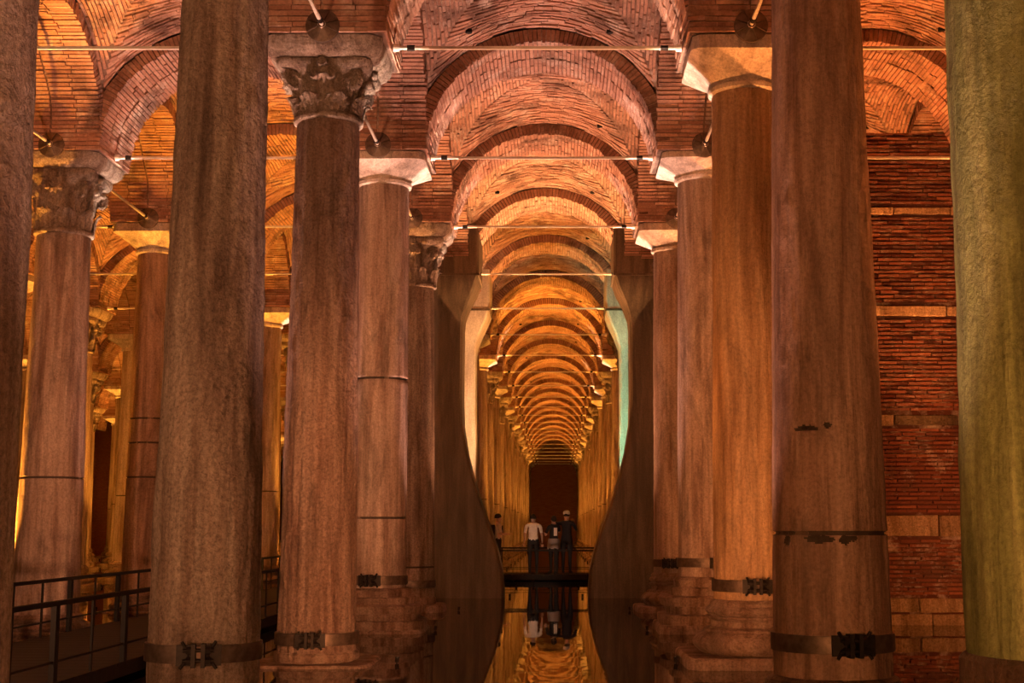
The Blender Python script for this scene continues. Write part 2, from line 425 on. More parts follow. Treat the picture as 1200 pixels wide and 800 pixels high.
def impost_capital(name, z0, r, seed, top=ZS, collar=True):
    """plain tapering block capital: round at the shaft, square with a lip at the top"""
    m = MB(); h = top - z0
    rows = []
    if collar:
        rows += [sq_ring(r * 1.0, z0, 48), sq_ring(r * 1.10, z0 + .02, 48), sq_ring(r * 1.12, z0 + .06, 48), sq_ring(r * 1.03, z0 + .085, 48)]
    for t in (0, .12, .25, .4, .52, .6):
        rr = r * 1.02 + (.66 - r * 1.02) * (t / .6) ** 1.25
        rows.append(sq_ring(rr, z0 + .09 + (h - .09) * t, 48, rd=min(1, t * 1.5) ** 1.5, wob=.01, seed=seed))
    rows += [sq_ring(.675, z0 + .09 + (h - .09) * .62, 48, rd=1, wob=.012, seed=seed), sq_ring(.665, top - .01, 48, rd=1, wob=.02, seed=seed), sq_ring(.65, top, 48, rd=1)]
    m.grid(rows, True, smooth=True); m.poly(rows[-1]); m.poly(rows[0][::-1])
    return m.mesh(name, [IMPST])
def leaf(m, a, r, z, h, wd, curl, rn):
    """acanthus-like leaf standing on the bell: ribbed, curling outwards at the tip"""
    G = []; nu, nv = 7, 7
    ca, sa = math.cos(a), math.sin(a)
    for i in range(nv + 1):
        t = i / nv; out = .015 + .04 * t + curl * max(0, t - .55) ** 1.3 * 2.2; zz = z + h * (t if t < .85 else .85 + (t - .85) * -.4)
        ww = wd * (math.sin(math.pi * min(1, .22 + t * .78)) ** .6) * (1 if t < .7 else 1 - (t - .7) * 1.5)
        ww *= 1 + .16 * (i % 2)
        row = []
        for q in range(nu + 1):
            u = q / nu * 2 - 1; o = out + .035 * (1 - u * u) - .022 * (q % 2) + rn.uniform(-.006, .006)
            rr = r + o; off = u * ww
            row.append((ca * rr - sa * off, sa * rr + ca * off, zz + .015 * (q % 2)))
        G.append(row)
    m.grid(G, smooth=False)
def corinthian(name, z0, r, seed, h=1.0):
    """carved capital: astragal, bell, two tiers of leaves, corner volutes, abacus"""
    rn = random.Random(seed); m = MB(); hb = h * .84
    prof = [(r * 1.0, z0), (r * 1.1, z0 + .015), (r * 1.12, z0 + .04), (r * 1.1, z0 + .065), (r * 1.0, z0 + .08), (r * .98, z0 + .12), (r * .99, z0 + hb * .4), (r * 1.07, z0 + hb * .7), (r * 1.28, z0 + hb * .9), (r * 1.4, z0 + hb)]
    m.lathe(prof, 40)
    for k in range(8): leaf(m, 2 * math.pi * (k + .5) / 8, r * .99, z0 + .08, hb * .42, r * .38, .12, rn)
    for k in range(8): leaf(m, 2 * math.pi * k / 8, r * 1.0, z0 + .10 + hb * .3, hb * .45, r * .40, .15, rn)
    for k in range(4):                                    # corner volutes: spiral rolls under the abacus corners
        a = math.pi / 4 + k * math.pi / 2; ca, sa = math.cos(a), math.sin(a)
        last = None
        for i in range(16):
            t = i / 15; ang = t * math.pi * 3.1; rr = .115 * (1 - t * .72)
            c_ = r * 1.42; p = Vector((ca * (c_ + rr * math.cos(ang - 2.2)), sa * (c_ + rr * math.cos(ang - 2.2)), z0 + hb * .83 + rr * math.sin(ang - 2.2)))
            if last is not None: m.tube(last, p, .035, .034, 6)
            last = p
        leaf(m, a, r * 1.05, z0 + hb * .62, hb * .3, r * .22, .28, rn)
    for k in range(4):                                    # small inner scrolls
        for e in (-.2, .2):
            a = k * math.pi / 2 + e; p = Vector((math.cos(a) * r * 1.33, math.sin(a) * r * 1.33, z0 + hb * .84))
            m.tube(p - Vector((math.cos(a), math.sin(a), 0)) * .06, p + Vector((math.cos(a), math.sin(a), 0)) * .05, .06, .045, 10)
    # concave abacus with rosettes
    rows = []
    for z, g in ((z0 + hb, .90), (z0 + hb + .03, .97), (z0 + hb + .07, 1.0), (z0 + h - .01, 1.0), (z0 + h, .97)):
        row = []
        for k in range(48):
            a = 2 * math.pi * (k + .5) / 48; c, s = math.cos(a), math.sin(a)
            q = .56 / max(abs(c), abs(s)); q = min(q, .72); q -= .07 * (1 - min(1, abs(abs(c) - abs(s)) * -1 + 1)) if False else .07 * (abs(abs(c) - abs(s)) ** 1.5)
            row.append((c * q * g + .012 * noise.noise(Vector((c * 5, s * 5, z * 9 + seed))), s * q * g, z))
        rows.append(row)
    m.grid(rows, True, smooth=False); m.poly(rows[-1]); m.poly(rows[0][::-1])
    for k in range(4):
        a = k * math.pi / 2; p = Vector((math.cos(a), math.sin(a), 0))
        m.tube(p * .44 + Vector((0, 0, z0 + hb + .06)), p * .56 + Vector((0, 0, z0 + hb + .05)), .085, .05, 10)
    return m.mesh(name, [CAPST])
def impost_block(name, z0, z1, seed):
    m = MB(); rows = [sq_ring(.55, z0, 32, rd=1), sq_ring(.60, z0 + .03, 32, rd=1, wob=.02, seed=seed), sq_ring(.655, z0 + (z1 - z0) * .45, 32, rd=1, wob=.03, seed=seed), sq_ring(.68, z1 - .015, 32, rd=1, wob=.03, seed=seed), sq_ring(.66, z1, 32, rd=1)]
    m.grid(rows, True, smooth=False); m.poly(rows[-1]); m.poly(rows[0][::-1]); return m.mesh(name, [CAPST])
def strap_mesh(r, z, h=.13):
    m = MB(); m.lathe([(r - .01, z), (r + .016, z), (r + .018, z + .01), (r + .018, z + h - .01), (r + .016, z + h), (r - .01, z + h)], 56, cap=False)
    return m.mesh('strap', [STRAP])
def clamp_mesh(r, z, h, ang):
    m = MB(); ca, sa = math.cos(ang), math.sin(ang)
    def P(t, o, zz): return (ca * (r + o) - sa * t, sa * (r + o) + ca * t, zz)
    for s in (-1, 1):
        P8 = [P(s * .02, .0, z), P(s * .05, .0, z), P(s * .05, .10, z), P(s * .02, .10, z)]
        m.hexa(P8 + [(x, y, q + h) for x, y, q in P8])
        P8 = [P(s * .05, .015, z + .01), P(s * .16, .005, z + .01), P(s * .16, .03, z + .01), P(s * .05, .04, z + .01)]
        m.hexa(P8 + [(x, y, q + h - .02) for x, y, q in P8])
        m.tube(P(s * .06, .03, z + h * .5), P(s * .12, .05, z + h + .015), .013, n=6); m.tube(P(s * .06, .03, z + h * .5), P(s * .13, .05, z - .01), .013, n=6)
    for zz in (z + h * .28, z + h * .72):
        m.tube(P(-.11, .065, zz), P(.11, .065, zz), .014, n=8)
        for s in (-1, 1): m.tube(P(s * .05, .065, zz), P(s * .085, .065, zz), .03, n=6, smooth=False)
    return m.mesh('clamp', [IRON])
def base_mesh(kind, r, z0, ztop, seed):
    """moulded base from z0 (on the plinth) to ztop (shaft foot)"""
    m = MB(); h = ztop - z0
    def wr(prof, rd=0):
        rows = [sq_ring(q, z, 56, rd=rd, wob=.02, seed=seed) for q, z in prof]
        m.grid(rows, True); m.poly(rows[-1]); m.poly(rows[0][::-1])
    if kind == 'attic':
        def torus(r0, za, zb): return [(r0 + (zb - za) * .42 * math.cos(math.pi * (i / 8 - .5)), za + (zb - za) * i / 8) for i in range(9)]
        p = torus(r + .14, z0, z0 + h * .40) + [(r + .12, z0 + h * .41), (r + .12, z0 + h * .45), (r + .05, z0 + h * .50), (r + .04, z0 + h * .60), (r + .10, z0 + h * .66), (r + .10, z0 + h * .69)] + torus(r + .05, z0 + h * .70, z0 + h * .88) + [(r + .05, z0 + h * .885), (r + .05, z0 + h * .93), (r + .01, ztop)]
        wr(p)
    elif kind == 'drum':
        wr([(r + .01, z0), (r + .03, z0 + .02), (r + .03, ztop - .02), (r + .01, ztop)])
    else:                                                 # rough stepped block
        wrp = [(.30, 0), (.31, .2), (.29, .215), (.20, .22), (.20, .38), (.26, .39), (.27, .56), (.24, .60), (.13, .61), (.14, .76), (.12, .78), (.06, .785), (.07, .93), (.05, .97), (.02, 1)]
        wr([(r + a, z0 + h * b) for a, b in wrp], rd=.12)
    return m.mesh('base', [BASEST])
def plinth_mesh(hw, z0, z1, seed, hz=None):
    m = MB(); rn = random.Random(seed)
    rows = [sq_ring(hw, z0, 40, rd=1), sq_ring(hw, z1 - .05, 40, rd=1, wob=.03, seed=seed), sq_ring(hw - .01, z1 - .02, 40, rd=1, wob=.03, seed=seed), sq_ring(hw - .03, z1, 40, rd=1, wob=.02, seed=seed)]
    m.grid(rows, True, smooth=False); m.poly(rows[-1]); m.poly(rows[0][::-1]); return m.mesh('plinth', [BASEST])

def column(x, y, label, group=None, r0=.43, r1=.36, foot=.55, top=None, cap='plain', mt=MARBLE, joints=(), strap=None, clamp=-math.pi / 2,
           basek='attic', plinth=.10, phw=.70, seed=1, flute=0, rough=.006, rz=0, gash=(), ns=72, bmat=None):
    c = empty('stone_column', (x, y, 0), label, 'column', group)
    if top is None: top = CAMZ + (5.05 if cap == 'plain' else 4.4)
    rA = r0
    link('shaft', rough_shaft('shaft', r0, r1, foot, top, joints, seed, flute, rough, mt=mt, gash=gash, nseg=ns), c)
    if cap == 'plain': link('capital', impost_capital('capital', top, r1 * 1.01, seed), c)
    else:
        h = min(1.0, ZS - top - .22)
        k = link('capital', corinthian('capital', top, r1 * 1.02, seed, h), c)
        link('impost_block', impost_block('impost_block', top + h, ZS, seed), c)
    for i, sz in enumerate((strap,) if strap else ()):
        t = (sz - foot) / (top - foot); rr = r0 + (r1 - r0) * t ** 1.15 + rough
        s = link('strap', strap_mesh(rr, sz - .065), c); link('clamp', clamp_mesh(rr + .012, sz - .085, .17, clamp), s)
    b = link('base', base_mesh(basek, r0, plinth, foot, seed), c); p = link('plinth', plinth_mesh(phw, -1.5, plinth, seed), c)
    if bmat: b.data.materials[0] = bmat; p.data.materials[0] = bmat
    return c
def dup(src, loc, label, group=None, rz=0):
    r = src.copy(); C.objects.link(r); r.location = loc; r.rotation_euler = (0, 0, rz); r['label'] = label
    if group: r['group'] = group
    elif 'group' in r: del r['group']
    for ch in src.children:
        q = ch.copy(); C.objects.link(q); q.parent = r
        for g in ch.children:
            d = g.copy(); C.objects.link(d); d.parent = q
    return r
H = CAMZ
# near columns, one by one
column(-2.72, YD(-2), 'dark brown stone column cut off by the left edge of the photo', r0=.42, r1=.37, foot=.25, joints=(), mt=GRANITE, seed=3, basek='drum')
column(2.18, YD(-2), 'olive green tinged smooth column at the right edge of the photo', r0=.455, r1=.41, foot=H - .52, mt=GREENST, seed=4, basek='drum', plinth=.3, bmat=SHADEST, phw=.6, rough=.008)
column(-2.68, YD(-1), 'thick rough grainy column left of centre, in front of the boardwalk', r0=.412, r1=.325, ns=120, foot=.18, mt=GRANITE, seed=5, strap=H - .92, clamp=-1.40, basek='drum', plinth=-.05, rough=.012, top=H + 5.05)
column(2.10, YD(-1), 'thick reddish smooth column with dark gashes, before the brick partition wall', r0=.445, r1=.335, foot=H - 1.1, mt=stone('reddish_smooth_stone', (.50, .33, .25), (.38, .23, .16), (.22, .12, .08), pit=.2, rough=.5), joints=(H - .04,), ns=320, gash=((-2.15, H + .74, .10, .022, .03), (-1.75, H + .76, .03, .025, .02), (-1.95, H - .085, .12, .03, .02), (-1.5, H - .09, .05, .035, .02), (-1.35, H - .08, .03, .02, .015), (-2.6, H - .1, .04, .04, .02)), seed=6, strap=H - .85, clamp=-1.45, basek='attic', plinth=.05, phw=.8, bmat=SHADEST, top=H + 5.05)
column(-2.65, YD(0), 'worn fluted column with carved leafy capital lit white on its right side', r0=.435, r1=.355, foot=.14, top=H + 4.62, cap='leafy', mt=GRANITE2, ns=198, seed=7, strap=H - 1.2, clamp=-1.55, basek='drum', plinth=.03, phw=.66, flute=.014, rough=.009)
column(2.19, YD(0), 'orange lit faintly fluted column with plain pale block capital', r0=.44, r1=.375, foot=.70, top=H + 4.97, mt=stone('golden_smooth_stone', (.62, .43, .25), (.50, .32, .17), (.34, .2, .1), pit=.2, rough=.5), seed=8, strap=H - .63, clamp=-1.62, basek='attic', plinth=.12, phw=.82, flute=.010, ns=198)
column(-2.61, YD(1), 'smooth pinkish column with a dark crack ring halfway up, plain capital', r0=.415, r1=.375, foot=.62, top=H + 5.08, seed=9, joints=(H + 2.17, H + .14), strap=H - .75, clamp=-1.7, basek='block', plinth=.05, phw=.72)
column(2.22, YD(1), 'pink smooth column half hidden behind the orange fluted column', r0=.44, r1=.385, foot=.78, top=H + 5.15, seed=10, joints=(), strap=H - .50, clamp=-1.3, basek='block', plinth=.12, phw=.78)
column(-2.62, YD(2), 'grey streaked slim column with carved leafy capital beside the flared pier', r0=.42, r1=.345, foot=.25, top=H + 4.38, cap='leafy', seed=11, mt=GRANITE, strap=H - 1.0, clamp=-2.2, basek='drum', plinth=.12, phw=.62, joints=(H - .7,))
column(2.18, YD(2), 'brown streaked column with plain capital, touching the right flared pier in view', r0=.42, r1=.37, foot=.68, top=H + 5.05, seed=12, strap=H - .63, clamp=-1.9, basek='attic', plinth=.1, phw=.76)
column(-7.43, YD(1), 'pale pink column with broad carved capital, standing behind the boardwalk', r0=.47, r1=.385, foot=.25, top=H + 4.33, cap='leafy', seed=13, joints=(H + .72,), basek='attic', plinth=.02, phw=.7)
column(-7.42, YD(2), 'amber streaked column with three dark joint rings, plain capital', r0=.42, r1=.365, foot=.35, top=H + 5.0, seed=14, mt=stone('amber_streaked_stone', (.60, .42, .30), (.48, .31, .2), (.28, .16, .1), pit=.3), joints=(H + 1.96, H + 1.52, H + .90), basek='attic', plinth=.02, phw=.7)
tA = column(XR(-1), YD(5), 'plain capital column just behind the left flared piers', seed=15, basek='attic', r0=.42, r1=.37, joints=(H + .9,))
tB = column(XR(0), YD(5), 'leafy capital column just behind the right flared piers', seed=16, cap='leafy', basek='attic', r0=.42, r1=.35)
ORD = ['zeroth', 'first', 'second', 'third', 'fourth', 'fifth', 'sixth', 'seventh', 'eighth', 'ninth', 'tenth', 'eleventh', 'twelfth', 'thirteenth', 'fourteenth', 'fifteenth', 'sixteenth', 'seventeenth', 'eighteenth', 'nineteenth', 'twentieth']
rn = random.Random(77)
for n in range(6, NEND + 1):
    for j, sd in ((-1, 'left'), (0, 'right')):
        src = (tA, tB)[(n + (j == 0) * (n // 3)) % 2]
        what = 'Plain capital' if src is tA else 'Leafy capital'
        if n < 15: dup(src, (XR(j), YD(n), 0), '%s amber lit column, %s beyond the walkway people on the %s of the aisle' % (what.lower(), ORD[n - 4], sd), rz=rn.choice((0, 1, 2, 3)) * math.pi / 2)
        else: dup(src, (XR(j), YD(n), 0), 'tiny far amber column near the dark end wall, %s side of the aisle' % sd, group='far %s aisle columns' % sd)
def scr(x, y): return 652 + F * x / (y * .991 + .4)
for j in range(-5, 2):
    for n in range(-2, NEND + 1):
        if j in (-1, 0): continue
        if j == -2 and n in (1, 2): continue
        x, y = XR(j), YD(n)
        if j > 0:
            if n > 1: continue
            dup(tA, (x, y, 0), 'column beyond the frame in the right side aisle', group='right side aisle columns'); continue
        s = scr(x, y)
        if y < 8 or s < -40 or s > 600: continue
        src = (tA, tB)[(n + j) % 2]
        rown = {-2: 'second', -3: 'third', -4: 'fourth', -5: 'fifth'}[j]
        dup(src, (x, y, 0), '%s column in the %s row left of the aisle, %s' % ('plain' if src is tA else 'leafy', rown, ORD[n + 3] + ' from the front' if n < 14 else 'deep in the dark'), group='far columns of the left rows' if n > 13 else None, rz=rn.choice((0, 1, 2, 3)) * math.pi / 2)

# ------------------------------------------------------------------ flared concrete piers
def flared_mesh(straight=False):
    prof = [(1.5, -1.5 - H + .0), (1.5, -1.35), (1.47, -.9), (1.36, -.45), (1.2, 0), (1.02, .5), (.84, 1.05), (.70, 1.6), (.60, 2.2), (.58, 2.8), (.58, 4.3), (.60, 4.55), (.70, 4.85), (.84, 5.15), (.93, 5.42), (.94, 5.5), (.94, 6.45)]
    if straight: prof = [(.76, -1.5 - H), (.76, -1.3), (.66, -1.0), (.61, 0), (.60, 2.2)] + prof[9:]
    m = MB(); rows = []
    for hw, h in prof:
        d = .45 if h < 4.4 else .45 + (.74 - .45) * min(1, (h - 4.4) / .9); b = .05
        z = h + H
        ring = [(-hw + b, -d), (0, -d), (hw - b, -d), (hw, -d + b), (hw, 0), (hw, d - b), (hw - b, d), (0, d), (-hw + b, d), (-hw, d - b), (-hw, 0), (-hw, -d + b)]
        rows.append([(x, y, z) for x, y in ring])
    m.grid(rows, True, smooth=False); m.poly(rows[-1]); m.poly(rows[0][::-1])
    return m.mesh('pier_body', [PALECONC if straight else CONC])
def seam_mesh(h, hw):
    m = MB(); m.box(-hw - .012, hw + .012, -.755, .755, H + h, H + h + .05); return m.mesh('cap_band', [CONC])
fm = flared_mesh(); fs = flared_mesh(True); sm_ = seam_mesh(5.40, .94)
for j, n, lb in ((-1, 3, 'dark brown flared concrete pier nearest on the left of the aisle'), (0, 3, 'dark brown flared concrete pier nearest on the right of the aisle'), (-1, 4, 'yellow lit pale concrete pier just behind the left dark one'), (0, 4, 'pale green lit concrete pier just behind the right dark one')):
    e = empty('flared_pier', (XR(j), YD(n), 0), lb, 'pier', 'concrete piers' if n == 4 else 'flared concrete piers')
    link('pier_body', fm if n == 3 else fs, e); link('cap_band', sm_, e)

# ------------------------------------------------------------------ right partition wall
WX0, WX1, WY = 4.98, 8.6, 21.3
m = MB(); m.box(WX0 + .02, WX1, WY + .05, WY + .5, -1.5, ZS + .72); wr = m.build('wall_right', DKMORT); tag(wr, kind='structure')
rn = random.Random(31)
bands = [(H + 4.42, .15), (H + 2.96, .17), (H + 1.38, .16), (H - .30, .33), (H - 1.16, .42), (H - 1.5, .30)]
def zat(py, D): return H + D * math.tan(math.atan((400 - py) / F) + R(7.76))
bands = [(zat(252, WY), zat(242, WY)), (zat(371, WY), zat(358, WY)), (zat(499, WY), zat(485, WY)), (zat(629, WY), zat(603, WY)), (zat(718, WY), zat(700, WY)), (-.25, zat(719, WY))]
sb = MB()
def stones(z0, z1, lens):
    x = WX0 - .01; i = 0
    while x < WX1:
        L = lens[i % len(lens)] * rn.uniform(.9, 1.1); x1 = min(WX1, x + L); mm = MB()
        mm.box(x + .01, x1 - .01, WY - .02 + rn.uniform(-.012, .012), WY + .45, z0 + .012, z1 - .012, t=rn.random(), j=.008, rnd=rn)
        o = mm.build('stone_block', CUTST, wr)
        bv = o.modifiers.new('edge', 'BEVEL'); bv.width = .012; bv.segments = 2
        x = x1; i += 1
for i, (a, b) in enumerate(bands): stones(a, b, [(.45, .9, .7), (1.3, .6), (.32, 1.0, .8), (.95, .5), (.55, .75), (.8, .5)][i])
unit = MB(); unit.hexa([(0, 0, 0), (1, 0, 0), (1, 1, 0), (0, 1, 0), (0, 0, 1), (1, 0, 1), (1, 1, 1), (0, 1, 1)])
ums = []
for t in (.2, .38, .5, .75):
    unit.t = [t] * 6; ums.append(unit.mesh('brick', [DKBRICK]))
z = -.2; pit = .066; row = 0; nb = 0; rest = MB()
rows_ = []
while z < ZS + .75:
    if not any(a - .045 < z < b - .004 for a, b in bands): rows_.append(z)
    z += pit
lim = 300
for z in reversed(rows_):
    row += 1; x = WX0 - (.17 if row % 2 else 0)
    wav = .006 * math.sin(z * 9)
    while x < WX1:
        L = .335 * rn.uniform(.85, 1.12); x0 = max(WX0, x); x1 = min(WX1, x + L - .012)
        if x1 - x0 > .04:
            y0 = WY - rn.uniform(-.004, .030); zz = z + rn.uniform(-.003, .003); hh = .040 + rn.uniform(-.003, .004)
            if nb < lim and x0 < 6.35:
                o = link('brick', rn.choice(ums), wr, (x0, y0, zz)); o.scale = (x1 - x0, WY + .44 - y0 if x0 < WX0 + .01 else .09, hh); o.rotation_euler = (0, rn.uniform(-.008, .008), 0); nb += 1
            else: rest.box(x0, x1, y0, WY + .44 if x0 < WX0 + .01 else WY + .06, zz, zz + hh, t=min(1, max(0, rn.gauss(.45, .2))), j=.002, rnd=rn)
        x += L
o = rest.build('brickwork', DKBRICK, wr); o['kind'] = 'stuff'

# ------------------------------------------------------------------ tie rods
def rod_mesh(L, along=False):
    m = MB(); r = .014
    m.box(-L / 2, L / 2, -.017, .017, -.017, .017); return m.mesh('bar', [STEEL])
def rod_fit():
    m = MB()                                             # turnbuckle and end collar, at the origin pointing +x
    m.tube((0, 0, 0), (.07, 0, 0), .05, .045, 10, 0); m.tube((.07, 0, 0), (.16, 0, 0), .026, n=8); m.tube((.16, 0, 0), (.25, 0, 0), .036, n=6, m=1, smooth=False); m.tube((.25, 0, 0), (.42, 0, 0), .026, n=8)
    return m.mesh('end_fitting', [STEEL, IRON])
rm = rod_mesh(3.36); fitm = rod_fit()
def anchor_mesh():
    m = MB(); n = 28; R_ = .19                            # ribbed round plate, facing -y
    for k in range(n):
        pass
    m2 = [[(R_ * f * math.cos(2 * math.pi * k / n), y, R_ * f * math.sin(2 * math.pi * k / n)) for k in range(n)][::-1] for f, y in ((1, .02), (1, -.015), (.9, -.02), (.25, -.05), (.2, -.07))]
    m.grid(m2, True, smooth=False); m.poly(m2[-1])
    for k in range(8):
        a = 2 * math.pi * (k + .5) / 8; c, s = math.cos(a), math.sin(a)
        m.hexa([(c * .05 - s * .008, -.02, s * .05 + c * .008), (c * .05 + s * .008, -.02, s * .05 - c * .008), (c * .18 + s * .008, -.02, s * .18 - c * .008), (c * .18 - s * .008, -.02, s * .18 + c * .008),
                (c * .05 - s * .008, -.075, s * .05 + c * .008), (c * .05 + s * .008, -.075, s * .05 - c * .008), (c * .18 + s * .008, -.035, s * .18 - c * .008), (c * .18 - s * .008, -.035, s * .18 + c * .008)])
    return m.mesh('anchor_plate', [STRAP])
anm = anchor_mesh(); lrm = rod_mesh(3.34)
def tie_rod(x, y, label, group=None, rz=0, plates=False):
    e = empty('tie_rod', (x, y, ROD), label, 'tie rod', group, rz)
    link('bar', rm, e)
    for s in (-1, 1):
        f = link('end_fitting', fitm, e, (s * 1.69, 0, 0)); f.rotation_euler = (0, 0, 0 if s < 0 else math.pi)
        if plates:
            p = link('anchor_plate', anm, e, (s * 1.685, 0, 0)); p.rotation_euler = (0, 0, R(90) if s < 0 else R(-90))
    return e
for n in range(0, NEND + 1):
    if n < 10: tie_rod(XC, YD(n), 'iron tie rod across the central aisle, %s crossbar from the top of the photo' % ORD[n + 1])
    else: tie_rod(XC, YD(n), 'thin iron tie rod among the tiny crowded crossbars deep in the aisle', 'far central tie rods')
for n in range(0, 14):
    if n < 3: tie_rod(XC - SP, YD(n), 'iron tie rod across the left side aisle, %s from the top' % ORD[n + 1])
    else: tie_rod(XC - SP, YD(n), 'tie rod deep in the left side aisle seen between columns', 'deep left tie rods')
for n in range(1, 12):
    tie_rod(XC - 2 * SP, YD(n), 'tie rod in the second aisle to the left, low between far columns', 'outer left tie rods')
for n in (0, 1): tie_rod(XC + SP, YD(n), 'iron tie rod right of the reddish column, %s from the top' % ORD[n + 1])
for n in (-1, 0, 1, 2):
    for j, sd in ((-1, 'left'), (0, 'right'), (-2, 'outer left')):
        if j == -2 and n < 0: continue
        if n == 2 and j != -2: pass
        tie_rod(XR(j), YD(n) + 2.4, 'lengthwise tie rod with ribbed round end plates over the %s row, %s from front' % (sd, ORD[n + 2]), rz=math.pi / 2, plates=True)

# ------------------------------------------------------------------ boardwalks
DZ = H - 1.30; RZ = H - .64
def boardwalk():
    x0, x1, y0, y1 = -6.2, -4.24, 6.0, 36.0
    e = empty('boardwalk', (0, 0, 0), 'dark visitor boardwalk with black railings at lower left', 'walkway')
    m = MB(); m.box(x0, x1, y0, y1, DZ - .14, DZ - .03)
    for y in range(7, 36, 3):
        for x in (x0 + .2, x1 - .2): m.tube((x, y, -1.5), (x, y, DZ - .1), .06, n=8)
    m.build('deck_frame', DECK, e)
    n = int((y1 - y0) / .30); un = MB(); un.box(x0, x1, 0, .285, -.03, 0); um = un.mesh('deck_board', [DECK])
    for i in range(n): link('deck_board', um, e, (0, y0 + i * .30, DZ))
    for x, tk, ph in ((x0 + .03, 0, 15.7), (x1 - .03, 1, 10.9)):
        m = MB(); m.box(x - .03, x + .03, y0, y1, RZ - .02, RZ + .02); m.build('handrail', RAIL, e)
        m = MB(); m.box(x - .01, x + .01, y0, y1, DZ + .16, DZ + .18); m.build('lower_rail', RAIL, e)
        i0 = math.ceil((y0 - ph) / .95); y = ph + i0 * .95; i = i0
        while y < y1:
            thick = (i % 2 == 0) != (tk == 1)
            w_ = .045 if thick else .018
            m = MB(); m.box(x - w_ * .5, x + w_ * .5, y - w_, y + w_, DZ - .12, RZ - .01); m.build('rail_post', RAIL, e)
            y += .95; i += 1
boardwalk()
def crosswalk():
    y0, y1 = 38.9, 40.6; xa, xb = -4.24, 4.6
    e = empty('cross_walkway', (0, 0, 0), 'low dark walkway crossing the aisle under the standing people', 'walkway')
    m = MB(); m.box(xa, xb, y0, y1, DZ - .16, DZ - .03)
    for x in (-3.6, -1.2, 1.0, 3.2): m.tube((x, y0 + .2, -1.5), (x, y0 + .2, DZ - .1), .05, n=8); m.tube((x, y1 - .2, -1.5), (x, y1 - .2, DZ - .1), .05, n=8)
    m.build('deck_frame', RAIL, e)
    un = MB(); un.box(0, .285, y0, y1, -.03, 0); um = un.mesh('deck_board', [DECK])
    for i in range(int((xb - xa) / .3)): link('deck_board', um, e, (xa + i * .3, 0, DZ))
    for y, hh in ((y0 + .03, RZ + .0), (y1 - .03, RZ + .05)):
        m = MB(); m.box(xa, xb, y - .02, y + .02, hh - .02, hh + .02); m.build('handrail', RAIL, e)
        m = MB(); m.box(xa, xb, y - .008, y + .008, DZ + .14, DZ + .155); m.build('lower_rail', RAIL, e)
        for x in (-3.9, -2.6, -1.6, -.05, 1.45, 2.95, 4.3):
            m = MB(); m.box(x - .018, x + .018, y - .018, y + .018, DZ - .1, hh - .01); m.build('rail_post', RAIL, e)
crosswalk()

